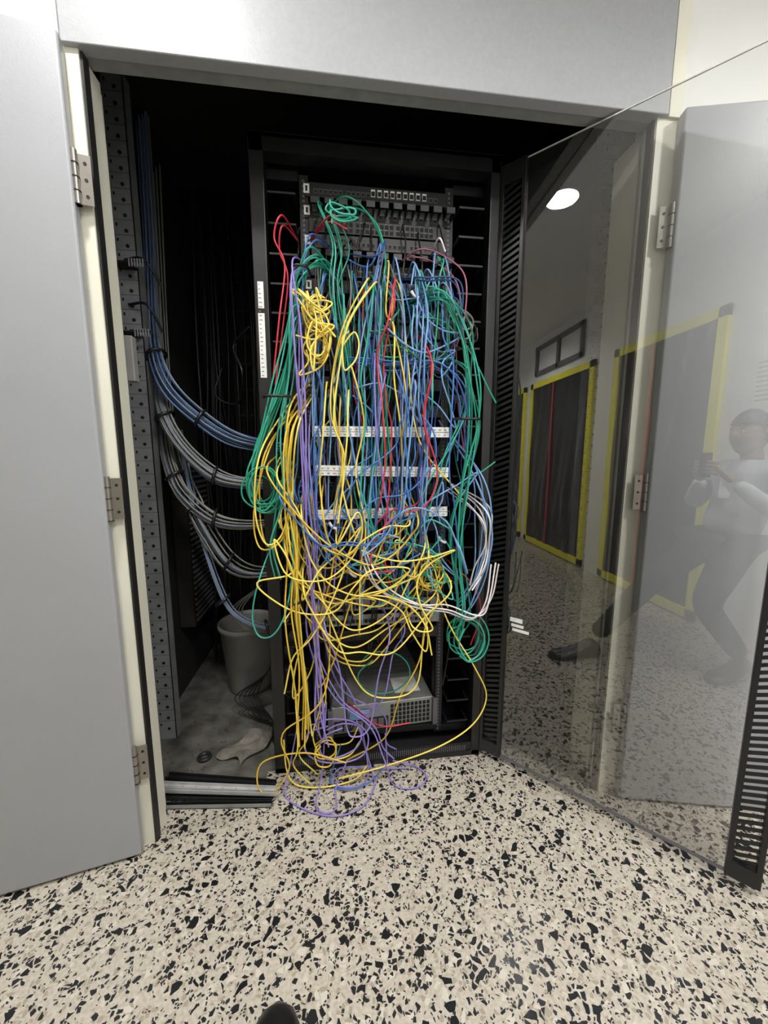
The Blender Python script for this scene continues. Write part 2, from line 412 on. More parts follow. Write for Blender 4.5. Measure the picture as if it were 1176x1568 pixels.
b.box(0.10, 0.145, -0.004, -0.002, 0.60, 0.615, 'label'); b.box(0.105, 0.15, -0.004, -0.002, 0.582, 0.592, 'label'); b.box(0.11, 0.17, -0.004, -0.002, 0.565, 0.575, 'label')
b.done(par)

# ------------------------------------------------------------------ patch cable tangle
C = Cables('patch_cable_tangle', 0.0027)
ZT = [(250, 2.07), (290, 2.0), (400, 1.803), (500, 1.611), (600, 1.411), (700, 1.2), (800, 0.98), (900, 0.749), (1000, 0.506), (1100, 0.250), (1170, 0.064), (1195, 0.006)]  # image pixel row -> height in metres, as seen from this camera
def E(a, h, d=1.28):
    """front elevation drawing units -> metres (a across, h down the rack, d = depth of the hang)"""
    k = 0.00218 if a < 588 else 0.00238
    x = 0.16 + (a - 588) * k * (1 + (h - 700) * 0.00028)
    z = ZT[-1][1]
    for i in range(len(ZT) - 1):
        (h0, z0), (h1, z1) = ZT[i], ZT[i + 1]
        if h <= h1 or i == len(ZT) - 2:
            t = (h - h0) / (h1 - h0); z = z0 + t * (z1 - z0); break
    return (x, d, max(z, 0.005))
def shade(col):
    if col == 'yellow' and R.random() < .25: return 'gold'
    if col == 'green' and R.random() < .4: return R.choice(['dgreen', 'teal', 'teal'])
    if col == 'blue' and R.random() < .35: return R.choice(['navy', 'lblue'])
    return col
def grp(col, n, pts, ja=8, jh=10, d0=1.24, d1=1.34, port0=True, port1=False, wav=6, rad=1.0):
    for _ in range(n):
        oa, oh = R.uniform(-ja, ja), R.uniform(-jh, jh)
        d = R.uniform(d0, d1); out = []
        for i, (a, h) in enumerate(pts):
            f = R.uniform(0.4, 1.4)
            dd = d + R.uniform(-0.02, 0.02)
            if (i == 0 and port0) or (i == len(pts) - 1 and port1): dd = 1.425
            out.append(E(a + oa * f + R.uniform(-wav, wav), h + oh * R.uniform(0.5, 1.3), dd))
        C.add(out, shade(col), rad)
def wander(col, n, a0, a1, h0, h1, hm=None, step=60, amp=14, drift=25, d0=1.25, d1=1.36):
    for _ in range(n):
        a = R.uniform(a0, a1); h = h0 + R.uniform(-25, 45); e = h1 + R.uniform(-150, 50)
        d = R.uniform(d0, d1); out = [E(a, h - 12, 1.425), E(a + R.uniform(-5, 5), h, d + 0.02)]
        tgt = a + R.uniform(-drift, drift); aa = a
        while h < e:
            h += step * R.uniform(0.5, 1.5); aa += (tgt - aa) * 0.25 + R.uniform(-amp, amp)
            out.append(E(aa, h, d + R.uniform(-0.02, 0.02)))
        out.append(E(aa + R.uniform(-14, 14), h + R.uniform(-10, 25), 1.425)); C.add(out, shade(col))
def sag(col, n, A, Bp, low, ja=15, jh=25, jl=40, d0=1.20, d1=1.30):
    for _ in range(n):
        a0 = A[0] + R.uniform(-ja, ja); h0 = A[1] + R.uniform(-jh, jh)
        a1 = Bp[0] + R.uniform(-ja, ja); h1 = Bp[1] + R.uniform(-jh, jh); L = low + R.uniform(-jl, jl); d = R.uniform(d0, d1)
        out = [E(a0, h0 - 30, 1.42)]
        sk = R.uniform(0.30, 0.70)
        for t in (0.0, 0.12, 0.28, 0.5, 0.72, 0.88, 1.0):
            a = a0 + (a1 - a0) * (t + (sk - .5) * math.sin(math.pi * t)); s_ = 1 - abs(2 * t - 1) ** 2.0
            h = (h0 + (h1 - h0) * t) + (L - (h0 + (h1 - h0) * t)) * s_
            out.append(E(a + R.uniform(-9, 9), h + R.uniform(-12, 12), d + R.uniform(-0.012, 0.012)))
        out.append(E(a1, h1 - 30, 1.42)); C.add(out, shade(col))
def coil(col, n, a, h, ra, rh, turns=1.2, j=6, d0=1.24, d1=1.30, tilt=0):
    for _ in range(n):
        ca, ch = a + R.uniform(-j, j), h + R.uniform(-j, j); fa, fh = R.uniform(.65, 1.15), R.uniform(.65, 1.15)
        ph = R.uniform(0, 6.28); out = []; d = R.uniform(d0, d1); tl = tilt + R.uniform(-.4, .4)
        for i in range(int(9 * turns)):
            t = ph + i * 2 * math.pi / 8
            u, v = ra * fa * math.cos(t), rh * fh * math.sin(t)
            out.append(E(ca + u * math.cos(tl) - v * math.sin(tl) + R.uniform(-2, 2), ch + u * math.sin(tl) + v * math.cos(tl) + R.uniform(-3, 3), d + 0.02 * math.sin(t * 0.5)))
        C.add(out, shade(col))
def scribble(col, n, a0, a1, h0, h1, steps=10, st=34, d0=1.20, d1=1.30):
    """slack cable doubling back on itself inside a region"""
    for _ in range(n):
        a, h = R.uniform(a0, a1), R.uniform(h0, h1); an = R.uniform(0, 6.28); d = R.uniform(d0, d1); turn = R.choice((-1, 1)) * R.uniform(0.3, 0.7)
        out = [E(a, h - 20, 1.41)]
        for i in range(steps):
            out.append(E(a, h, d + R.uniform(-0.015, 0.015)))
            if R.random() < .2: turn = -turn
            an += turn + R.uniform(-.3, .3)
            if a < a0 or a > a1 or h < h0 or h > h1:
                an = math.atan2((h0 + h1) / 2 - h, (a0 + a1) / 2 - a) + R.uniform(-.5, .5)
            a += st * math.cos(an) * R.uniform(.7, 1.2); h += st * 1.2 * math.sin(an) * R.uniform(.7, 1.2)
        C.add(out, shade(col))
# deep layer
wander('black', 18, 440, 710, 330, 1050, d0=1.36, d1=1.41)
wander('navy', 12, 480, 700, 400, 900, d0=1.34, d1=1.40)
wander('dgrey', 5, 480, 700, 380, 800, d0=1.34, d1=1.40)
wander('dgreen', 6, 480, 700, 400, 800, d0=1.34, d1=1.40)
wander('slate', 6, 500, 700, 400, 860, d0=1.33, d1=1.38)
# blue mass
wander('blue', 9, 540, 670, 410, 850, amp=12, drift=30)
wander('blue', 6, 480, 540, 430, 760, amp=14, drift=30)
wander('lblue', 9, 565, 660, 420, 860, amp=11, drift=25, d0=1.23, d1=1.30)
wander('lblue', 6, 600, 690, 385, 560, amp=12, drift=30)
wander('blue', 5, 600, 650, 560, 860, amp=9, drift=15, d0=1.23, d1=1.28)
grp('blue', 4, [(500, 535), (550, 548), (600, 552), (660, 552), (700, 600), (705, 700)], 8, 14)
grp('blue', 4, [(470, 600), (480, 680), (470, 760), (500, 830), (560, 860), (620, 830)], 14, 25)
grp('lblue', 5, [(690, 640), (722, 720), (733, 800), (722, 880), (700, 930), (690, 880)], 7, 14, d0=1.22)
grp('blue', 2, [(500, 345), (475, 370), (465, 420), (470, 520)], 5, 8)
grp('blue', 2, [(520, 350), (565, 400), (590, 370), (575, 440), (560, 560)], 5, 8)
grp('navy', 3, [(620, 400), (640, 440), (690, 440), (700, 520)], 12, 14)
wander('blue', 5, 480, 660, 640, 930, amp=20)
wander('lblue', 5, 480, 530, 520, 860, amp=14)
sag('blue', 4, (450, 740), (620, 780), 850)
scribble('lblue', 4, 560, 680, 440, 640, d0=1.26, d1=1.32); scribble('blue', 5, 480, 660, 600, 860, d0=1.24, d1=1.32); scribble('lblue', 3, 570, 690, 740, 880)
# green
grp('green', 5, [(495, 275), (497, 315), (517, 370), (512, 440), (525, 540), (515, 640)], 12, 6)
grp('green', 2, [(488, 300), (530, 296), (572, 325), (592, 385), (588, 460), (590, 600), (600, 740)], 3, 4, wav=2)
coil('green', 3, 522, 342, 22, 9)
grp('green', 7, [(520, 408), (485, 405), (458, 440), (448, 520), (430, 600), (406, 680), (392, 735), (404, 772), (432, 765), (445, 700)], 7, 10, d0=1.22, d1=1.30)
grp('teal', 4, [(500, 470), (460, 490), (445, 580), (436, 670), (440, 760), (430, 830), (440, 880)], 8, 14)
coil('green', 3, 408, 745, 22, 28)
grp('green', 1, [(430, 800), (405, 870), (392, 925), (405, 955), (430, 950), (448, 915), (450, 850), (445, 790)], 1, 2, d0=1.22, d1=1.23)
wander('green', 6, 560, 612, 420, 830, amp=10, drift=20, d0=1.23)
wander('teal', 5, 500, 560, 420, 760, amp=10)
wander('green', 4, 655, 690, 400, 600, amp=10)
grp('green', 7, [(620, 445), (665, 450), (698, 500), (714, 580), (718, 650), (702, 740), (690, 830), (698, 930), (690, 970)], 8, 14, d0=1.22, d1=1.32)
grp('teal', 4, [(690, 520), (712, 560), (708, 620), (680, 680), (660, 740), (640, 800)], 9, 14)
coil('green', 6, 704, 982, 22, 30, d0=1.24)
C.add([E(700, 510), E(722, 550), E(740, 590), E(752, 614)], 'green'); C.add([E(690, 770), E(705, 740), E(730, 722), E(750, 707)], 'green')
sag('green', 3, (560, 780), (650, 860), 900, jl=20)
coil('green', 1, 590, 1030, 40, 42)
scribble('teal', 3, 560, 680, 800, 930)
scribble('green', 3, 580, 690, 430, 560, d0=1.26)
# purple
grp('purple', 5, [(470, 385), (452, 430), (458, 520), (466, 640), (470, 720), (478, 830), (486, 960), (492, 1060), (500, 1110)], 6, 10, d0=1.21)
grp('purple', 3, [(480, 600), (485, 700), (490, 830), (484, 960), (520, 1060), (575, 1110), (590, 1150), (595, 1170)], 8, 10)
wander('purple', 5, 530, 640, 560, 900, d0=1.23)
sag('purple', 2, (490, 960), (600, 980), 1090)
coil('purple', 2, 520, 1130, 45, 30)
# yellow
coil('yellow', 5, 486, 530, 17, 30, j=9, turns=1.6); coil('yellow', 3, 486, 478, 22, 14, turns=1.4); coil('yellow', 1, 537, 545, 18, 34)
scribble('yellow', 4, 466, 506, 470, 575, steps=11, st=22, d0=1.21, d1=1.27)
grp('yellow', 3, [(577, 402), (560, 440), (528, 500), (508, 560), (510, 640), (525, 700), (512, 790)], 6, 10, d0=1.22)
grp('yellow', 1, [(600, 388), (612, 450), (622, 560), (640, 680), (690, 760)], 2, 4, d0=1.23)
wander('yellow', 6, 500, 550, 570, 880, amp=17, d0=1.22)
wander('yellow', 2, 570, 600, 420, 800, amp=8, d0=1.24)
grp('yellow', 7, [(475, 580), (452, 650), (448, 740), (458, 830), (457, 920), (468, 1020), (470, 1100)], 10, 20, d0=1.20)
grp('yellow', 3, [(445, 620), (415, 700), (404, 780), (412, 830), (440, 820), (460, 760)], 5, 12, d0=1.20)
sag('yellow', 4, (435, 720), (630, 800), 845); sag('yellow', 5, (450, 800), (645, 850), 935)
sag('yellow', 5, (470, 880), (655, 880), 1010, jl=35); sag('yellow', 1, (490, 880), (660, 920), 1065, jl=10); sag('yellow', 2, (490, 760), (590, 780), 890)
scribble('yellow', 5, 440, 570, 820, 1010, st=42); scribble('yellow', 3, 570, 670, 840, 950)
coil('yellow', 4, 655, 880, 16, 26)
grp('yellow', 1, [(662, 890), (680, 960), (712, 1020), (733, 1075), (712, 1115), (660, 1140), (590, 1165), (520, 1183)], 1, 1, d0=1.24, d1=1.26, wav=1)
grp('yellow', 1, [(664, 920), (640, 1010), (610, 1070), (590, 1140), (530, 1170)], 2, 2, d0=1.24, wav=1)
grp('yellow', 1, [(505, 900), (500, 1040), (440, 1100), (448, 1150), (425, 1190), (405, 1178), (410, 1145), (470, 1132), (530, 1150)], 1, 1, d0=1.24, d1=1.25, wav=1)
grp('yellow', 2, [(480, 960), (500, 1060), (490, 1110), (505, 1150), (540, 1150), (560, 1130)], 8, 8, d0=1.22)
coil('yellow', 2, 500, 1140, 20, 18)
grp('yellow', 2, [(455, 1050), (470, 1120), (455, 1160), (480, 1192)], 10, 4, d0=1.22)
# red / pink / white
grp('red', 2, [(445, 338), (432, 345), (422, 380), (436, 420), (428, 500), (422, 590)], 3, 5, wav=3)
grp('red', 2, [(470, 335), (500, 338), (525, 345)], 6, 4)
grp('red', 2, [(640, 470), (655, 560), (640, 640), (655, 720), (640, 770), (600, 785), (575, 820), (570, 860), (600, 865)], 4, 5, d0=1.21)
wander('red', 3, 530, 640, 430, 850, d0=1.23)
grp('red', 1, [(700, 880), (728, 910), (735, 960), (722, 1010)], 2, 6); grp('red', 1, [(540, 1110), (580, 1108), (620, 1105)], 2, 2)
grp('pink', 2, [(610, 365), (650, 360), (690, 372), (715, 410), (712, 470), (700, 520)], 6, 8, d0=1.32, d1=1.36)
grp('pink', 3, [(690, 380), (708, 460), (716, 600), (712, 700)], 8, 10, d0=1.34, d1=1.38)
coil('black', 4, 715, 490, 16, 30, d0=1.34, d1=1.38); coil('dgrey', 2, 712, 480, 15, 22, d0=1.34, d1=1.38)
grp('white', 5, [(700, 750), (726, 785), (736, 835), (726, 875), (710, 905)], 4, 9, d0=1.24, d1=1.28)
grp('white', 3, [(545, 800), (560, 860), (590, 900), (630, 918), (670, 925), (708, 940), (730, 915), (736, 860)], 4, 6, d0=1.20, d1=1.24)
grp('white', 1, [(680, 350), (672, 358), (684, 380)], 4, 4)
for (a, h) in ((540, 878), (510, 805), (670, 830), (632, 450)):
    C.add([E(a - 5, h - 7), E(a, h), E(a + 6, h + 3)], 'white', 1.8)
for (a, h, w) in ((432, 612, 22), (462, 428, 14), (704, 640, 18), (455, 905, 14)):
    C.add([E(a - w, h, 1.27), E(a - w * .6, h + 2, 1.215), E(a + w * .6, h + 2, 1.215), E(a + w, h, 1.27)], 'black', 1.6)
def fl(pts, col): C.add(pts, col)
fl([(-0.15, 1.33, 0.25), (-0.19, 1.31, 0.06), (-0.20, 1.25, 0.006), (-0.12, 1.18, 0.006), (-0.02, 1.145, 0.006), (0.07, 1.17, 0.006), (0.12, 1.25, 0.006), (0.11, 1.31, 0.04), (0.06, 1.33, 0.22)], 'purple')
fl([(0.17, 1.33, 0.15), (0.18, 1.28, 0.01), (0.21, 1.23, 0.006), (0.28, 1.225, 0.006), (0.32, 1.27, 0.006), (0.28, 1.32, 0.01), (0.2, 1.33, 0.03)], 'purple')
fl([(-0.05, 1.33, 0.3), (-0.07, 1.28, 0.05), (-0.09, 1.20, 0.01), (-0.06, 1.155, 0.012), (-0.02, 1.17, 0.012), (-0.02, 1.25, 0.012), (0.02, 1.32, 0.05)], 'purple')
fl([(0.08, 1.33, 0.2), (0.10, 1.29, 0.02), (0.05, 1.25, 0.01), (-0.03, 1.27, 0.012), (0.0, 1.32, 0.03), (0.14, 1.32, 0.012), (0.26, 1.31, 0.01)], 'purple')
fl([(-0.21, 1.33, 0.16), (-0.2, 1.31, 0.05), (-0.16, 1.28, 0.012), (-0.06, 1.26, 0.012), (0.05, 1.28, 0.012), (0.1, 1.32, 0.03)], 'yellow')
fl([(0.0, 1.33, 0.12), (-0.04, 1.28, 0.014), (0.02, 1.24, 0.012), (0.1, 1.26, 0.012), (0.16, 1.31, 0.02)], 'blue')
C.done()

# ------------------------------------------------------------------ structured cabling on the left
S = Cables('structured_cable_bundle', 0.0031)
paths = [
 ([(-0.75, 1.86, 2.55), (-0.75, 1.84, 2.1), (-0.72, 1.74, 1.78), (-0.665, 1.61, 1.58), (-0.60, 1.55, 1.45), (-0.50, 1.55, 1.345), (-0.38, 1.56, 1.27), (-0.22, 1.60, 1.235)], 15, ['sblue', 'sblue', 'slate', 'slate']),
 ([(-0.75, 1.88, 2.55), (-0.75, 1.86, 1.9), (-0.70, 1.70, 1.5), (-0.635, 1.57, 1.35), (-0.565, 1.55, 1.23), (-0.46, 1.55, 1.13), (-0.35, 1.56, 1.10), (-0.22, 1.60, 1.09)], 14, ['sblue', 'slate', 'dgrey', 'dgrey']),
 ([(-0.76, 1.90, 2.55), (-0.76, 1.88, 1.7), (-0.69, 1.70, 1.3), (-0.615, 1.57, 1.13), (-0.56, 1.56, 1.04), (-0.47, 1.55, 0.965), (-0.36, 1.56, 0.94), (-0.22, 1.60, 0.94)], 14, ['dgrey', 'dgrey', 'slate']),
 ([(-0.74, 1.90, 2.4), (-0.74, 1.86, 1.5), (-0.66, 1.70, 1.2), (-0.55, 1.58, 1.0), (-0.49, 1.56, 0.88), (-0.43, 1.55, 0.79), (-0.35, 1.56, 0.74), (-0.22, 1.60, 0.73)], 11, ['dgrey', 'dgrey', 'slate']),
 ([(-0.62, 1.64, 1.3), (-0.58, 1.62, 1.05), (-0.54, 1.6, 0.85), (-0.47, 1.58, 0.62), (-0.40, 1.58, 0.53), (-0.30, 1.6, 0.48), (-0.22, 1.62, 0.50)], 5, ['slate', 'slate', 'sblue'])]
for pts, n, cols in paths:
    for i in range(n):
        rr = 0.027 * math.sqrt(R.random()) if n > 8 else 0.016; an = R.uniform(0, 6.28)
        S.add([(p[0] + rr * math.cos(an) * R.uniform(.7, 1.1), p[1] + rr * math.sin(an), p[2] + rr * math.cos(an) * .8 * R.uniform(.8, 1.2)) for p in pts], R.choice(cols))
    for i in (3, 5):
        p = Vector(pts[i]); q = Vector(pts[i + 1]); d = (q - p).normalized(); a = d.orthogonal().normalized(); c2 = d.cross(a)
        S.add([tuple(p + (a * math.cos(t) + c2 * math.sin(t)) * 0.033) for t in [k * 6.2832 / 10 for k in range(11)]], 'black', 2.0, 3)
for i in range(16):
    x0 = R.uniform(-0.70, -0.36); y0 = R.uniform(1.95, 2.35)
    if -0.67 < x0 < -0.28 and y0 < 2.2 and y0 > 1.75: y0 = R.uniform(2.22, 2.35)
    S.add([(x0, y0, 2.55), (x0 + R.uniform(-.03, .03), y0, 1.8), (x0 + R.uniform(-.05, .05), y0, 1.1), (x0 + R.uniform(-.04, .04), y0, 0.5), (x0 + R.uniform(-.04, .04), y0, 0.01)], 'black', R.uniform(1.3, 2.6))
S.add([(-0.3, 1.5, 1.66), (-0.38, 1.6, 1.62), (-0.33, 1.5, 1.5), (-0.40, 1.7, 1.42), (-0.5, 1.75, 1.46), (-0.48, 1.8, 1.58)], 'black', 1.2)
S.add([(-0.735, 1.59, 1.90), (-0.66, 1.56, 1.89), (-0.62, 1.60, 1.82)], 'black', 1.6); S.add([(-0.735, 1.59, 1.75), (-0.66, 1.56, 1.74), (-0.63, 1.60, 1.66)], 'black', 1.6)
for i in range(6):
    S.add([(-0.26, 1.6, 0.3 + .03 * i), (-0.33, 1.70, 0.22), (-0.38 - .02 * i, 1.70, 0.10), (-0.30, 1.6, 0.05), (-0.28, 1.5, 0.02 + .01 * i)], 'black')
for i in range(4):
    S.add([(-0.35, 1.75, 0.62), (-0.44 - .015 * i, 1.75, 0.5), (-0.36, 1.75, 0.40 - .01 * i), (-0.27, 1.7, 0.45)], 'dgrey')
S.done()
b = B('cable_tray')
for x in (-0.60, -0.48): b.box(x, x + 0.02, 2.50, 2.52, 0.0, 2.5, 'blk')
z = 0.1
while z < 2.45: b.box(-0.60, -0.46, 2.495, 2.50, z, z + 0.015, 'blk'); z += 0.15
b.done()
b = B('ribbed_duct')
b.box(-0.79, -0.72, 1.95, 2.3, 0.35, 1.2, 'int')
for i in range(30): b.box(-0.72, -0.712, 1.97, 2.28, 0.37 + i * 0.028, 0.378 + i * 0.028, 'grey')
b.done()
b = B('conduit_pipe')
b.cyl((-0.38, 2.45, 0), (-0.38, 2.45, 2.59), 0.03, 'blk2'); b.done()
b = B('cable_strap')
for z in (1.90, 1.67):
    b.box(-0.715, -0.64, 1.535, 1.540, z - 0.030, z - 0.022, 'gasket')
    for k in range(6): b.box(-0.700 + k * 0.009, -0.696 + k * 0.009, 1.533, 1.538, z - 0.045, z - 0.018, 'galv', c=0.001)
    b.box(-0.76, -0.70, 1.54, 1.60, z - 0.030, z - 0.024, 'gasket')
b.done()
b = B('junction_box')
b.box(-0.655, -0.630, 1.36, 1.39, 1.44, 1.58, 'bucket', c=0.004)
b.box(-0.80, -0.655, 1.37, 1.385, 1.49, 1.53, 'galv'); b.done()

b = B('plastic_bucket')
b.lathe((-0.47, 1.97, 0.002), [(0.0, 0.0), (0.10, 0.0), (0.105, 0.01), (0.135, 0.33), (0.145, 0.335), (0.146, 0.36), (0.138, 0.362), (0.13, 0.34), (0.10, 0.02), (0, 0.015)], 'bucket')
b.cyl((-0.616, 1.97, 0.33), (-0.606, 1.97, 0.33), 0.012, 'bucket'); b.cyl((-0.334, 1.97, 0.33), (-0.324, 1.97, 0.33), 0.012, 'bucket')
b.done()

b = B('loose_mounting_rail')
def rail(x, y, L, ang, z, k, w=0.035, kf=None):
    kf = kf or k
    b.T = Matrix.Translation((x, y, z)) @ Matrix.Rotation(ang, 4, 'Z')
    b.box(0, L, 0, w, 0.0, 0.003, k); b.box(0, L, 0, 0.003, 0, 0.014, kf); b.box(0, L, w - 0.003, w, 0, 0.014, k)
    for i in range(int(L / 0.05)): b.cyl((0.03 + i * 0.05, w / 2, 0.003), (0.03 + i * 0.05, w / 2, 0.0036), 0.004, 'hole', n=8)
rail(-0.655, 1.375, 0.42, math.radians(-12), 0.001, 'blk2', 0.026)
rail(-0.66, 1.335, 0.43, math.radians(-10), 0.001, 'bright', 0.024)
rail(-0.64, 1.285, 0.40, math.radians(-8), 0.001, 'blk2', 0.03)
rail(-0.66, 1.305, 0.44, math.radians(-9), 0.016, 'bright', 0.012)
rail(-0.65, 1.252, 0.41, math.radians(-6), 0.001, 'blk2', 0.016, 'galv')
b.done()
b = B('cardboard_offcut')
b.T = Matrix.Translation((-0.385, 1.50, 0.006)) @ Matrix.Rotation(0.9, 4, 'Z')
nx, ny = 8, 8; vs = []; fs = []
for j in range(ny + 1):
    for i in range(nx + 1):
        u, v = i / nx, j / ny
        vs.append(((u - .5) * 0.17 + 0.02 * math.sin(v * 5), (v - .5) * 0.12 + 0.012 * math.sin(u * 7), 0.008 + 0.010 * math.sin(u * 9 + v * 3) * math.sin(v * 6) + 0.022 * max(0, u - .6)))
for j in range(ny):
    for i in range(nx):
        a = j * (nx + 1) + i; fs.append((a, a + 1, a + nx + 2, a + nx + 1))
b.add(vs, fs, 'card'); b.done()
b = B('rubber_grommet')
b.lathe((-0.545, 1.47, 0.001), [(0.014, 0), (0.026, 0), (0.028, 0.006), (0.024, 0.012), (0.016, 0.012), (0.014, 0)], 'gasket', 20); b.done()
b = B('rubble')
for i in range(70):
    x, y = (R.uniform(-0.75, -0.48), R.uniform(1.4, 1.75)) if R.random() < .6 else (R.uniform(0.65, 1.1), R.uniform(1.32, 1.8))
    s_ = R.uniform(0.003, 0.009)
    b.add([(x - s_, y, 0), (x + s_, y - s_, 0), (x + s_ * .6, y + s_, 0), (x, y, s_ * 1.2)], [(0, 1, 3), (1, 2, 3), (2, 0, 3), (2, 1, 0)], 'conc')
b.done()

# ------------------------------------------------------------------ opposite corridor wall: taped doorways
def doorway(x0, x1):
    par = empty('taped_plastic_sheet')
    b = B('sheet'); nx, nz = 70, 40; vs = []; fs = []
    for j in range(nz + 1):
        for i in range(nx + 1):
            u = (x1 - x0) * i / nx; v = 2.12 * j / nz
            vs.append((x0 + u, YB + 0.016 + 0.008 * math.sin(u * 19 + math.sin(v * 2.3) * 2.5) * math.sin(u * 7 + v * 1.7) + 0.004 * math.sin(u * 37 - v * 5), 0.04 + v))
    for j in range(nz):
        for i in range(nx):
            a = j * (nx + 1) + i; fs.append((a, a + nx + 1, a + nx + 2, a + 1))
    b.add(vs, fs, 'sheet', True); b.done(par)
    b = B('tape'); w = 0.07
    b.box(x0 - w / 2, x1 + w / 2, YB + 0.001, YB + 0.029, 2.12, 2.19, 'tape'); b.box(x0 - w / 2, x1 + w / 2, YB + 0.001, YB + 0.029, 0.02, 0.09, 'tape')
    b.box(x0 - w / 2, x0 + w / 2, YB + 0.001, YB + 0.029, 0.02, 2.19, 'tape'); b.box(x1 - w / 2, x1 + w / 2, YB + 0.001, YB + 0.029, 0.02, 2.19, 'tape')
    xm = x0 + (x1 - x0) * 0.42
    b.box(xm, xm + 0.025, YB + 0.001, YB + 0.031, 0.09, 2.12, 'c_red')
    b.done(par)
doorway(-3.36, -2.0); doorway(-5.1, -3.6); doorway(-1.62, -0.57)
b = B('window_1')
b.box(-3.3, -2.2, YB, YB + 0.03, 2.28, 2.33, 'grey'); b.box(-3.3, -2.2, YB, YB + 0.03, 2.6, 2.65, 'grey')
for x in (-3.3, -2.75, -2.25): b.box(x, x + 0.05, YB, YB + 0.03, 2.28, 2.65, 'grey')
b.done()
b = B('wall_notice')
b.box(-0.35, -0.12, YB, YB + 0.003, 1.5, 1.82, 'label'); b.box(-0.05, 0.15, YB, YB + 0.003, 1.55, 1.83, 'label')
for i in range(9): b.box(-0.32, -0.16, YB + 0.003, YB + 0.0035, 1.54 + i * 0.028, 1.548 + i * 0.028, 'ink')
b.done()

def downlight_and_fill(x, y, power, r=0.09, spread=120):
    b = B('ceiling_downlight_and_fill')
    b.lathe((x, y, ZC), [(r + 0.02, 0), (r + 0.02, -0.006), (r, -0.010), (r, -0.002)], 'label', 32)
    b.lathe((x, y, ZC - 0.003), [(r, 0), (0.0, 0)], 'lamp', 32); b.done()
    l = bpy.data.lights.new('downlight_and_fill_lamp', 'AREA'); l.shape = 'DISK'; l.size = r * 2; l.energy = power; l.color = (1, 0.985, 0.96)
    l.spread = math.radians(spread)
    o = bpy.data.objects.new('downlight_and_fill_lamp', l); o.location = (x, y, ZC - 0.013); scene.collection.objects.link(o)
downlight_and_fill(-0.52, 0.60, 15, spread=165); downlight_and_fill(-2.8, 0.25, 28, spread=150); downlight_and_fill(1.75, 0.2, 18, spread=150); downlight_and_fill(0.45, -0.25, 24, spread=150); downlight_and_fill(-4.8, 0.25, 26, spread=150)  # first is the fixture mirrored in the glass; the rest are added fill lamps

# ------------------------------------------------------------------ photographer
ph = empty('photographer')
def skin(name, pts, edges, radii, matk, sub=2, root=0):
    me = bpy.data.meshes.new(name); me.from_pydata(pts, edges, []); me.materials.append(M[matk])
    o = bpy.data.objects.new(name, me); scene.collection.objects.link(o); o.parent = ph
    md = o.modifiers.new('s', 'SKIN'); md.use_smooth_shade = True
    for i, r in enumerate(radii):
        sv = me.skin_vertices[0].data[i]
        sv.radius = r if isinstance(r, tuple) else (r, r); sv.use_root = (i == root)
    ss = o.modifiers.new('ss', 'SUBSURF'); ss.levels = sub; ss.render_levels = sub
    return o
skin('shirt', [(-0.02, -0.20, 0.74), (-0.01, -0.24, 0.88), (0, -0.28, 1.02), (0, -0.30, 1.12), (0, -0.295, 1.185),
               (-0.18, -0.29, 1.125), (-0.275, -0.22, 0.91), (-0.10, -0.10, 1.07),
               (0.18, -0.29, 1.125), (0.255, -0.22, 0.90), (0.10, -0.10, 1.07)],
     [(0, 1), (1, 2), (2, 3), (3, 4), (3, 5), (5, 6), (6, 7), (3, 8), (8, 9), (9, 10)],
     [(0.17, 0.13), (0.165, 0.12), (0.175, 0.12), (0.14, 0.095), (0.065, 0.065), 0.072, 0.054, 0.038, 0.072, 0.054, 0.038], 'shirt')
skin('trousers', [(-0.02, -0.19, 0.79), (-0.10, -0.17, 0.72), (-0.125, 0.13, 0.46), (-0.142, 0.43, 0.13),
                  (0.07, -0.19, 0.72), (0.12, 0.01, 0.42), (0.12, -0.24, 0.12)],
     [(0, 1), (1, 2), (2, 3), (0, 4), (4, 5), (5, 6)],
     [(0.15, 0.115), (0.10, 0.10), (0.07, 0.07), (0.052, 0.052), (0.10, 0.10), (0.07, 0.07), (0.052, 0.052)], 'pants')
skin('neck', [(0, -0.295, 1.15), (0, -0.285, 1.20), (0, -0.27, 1.27)], [(0, 1), (1, 2)], [0.055, 0.050, 0.055], 'skin')
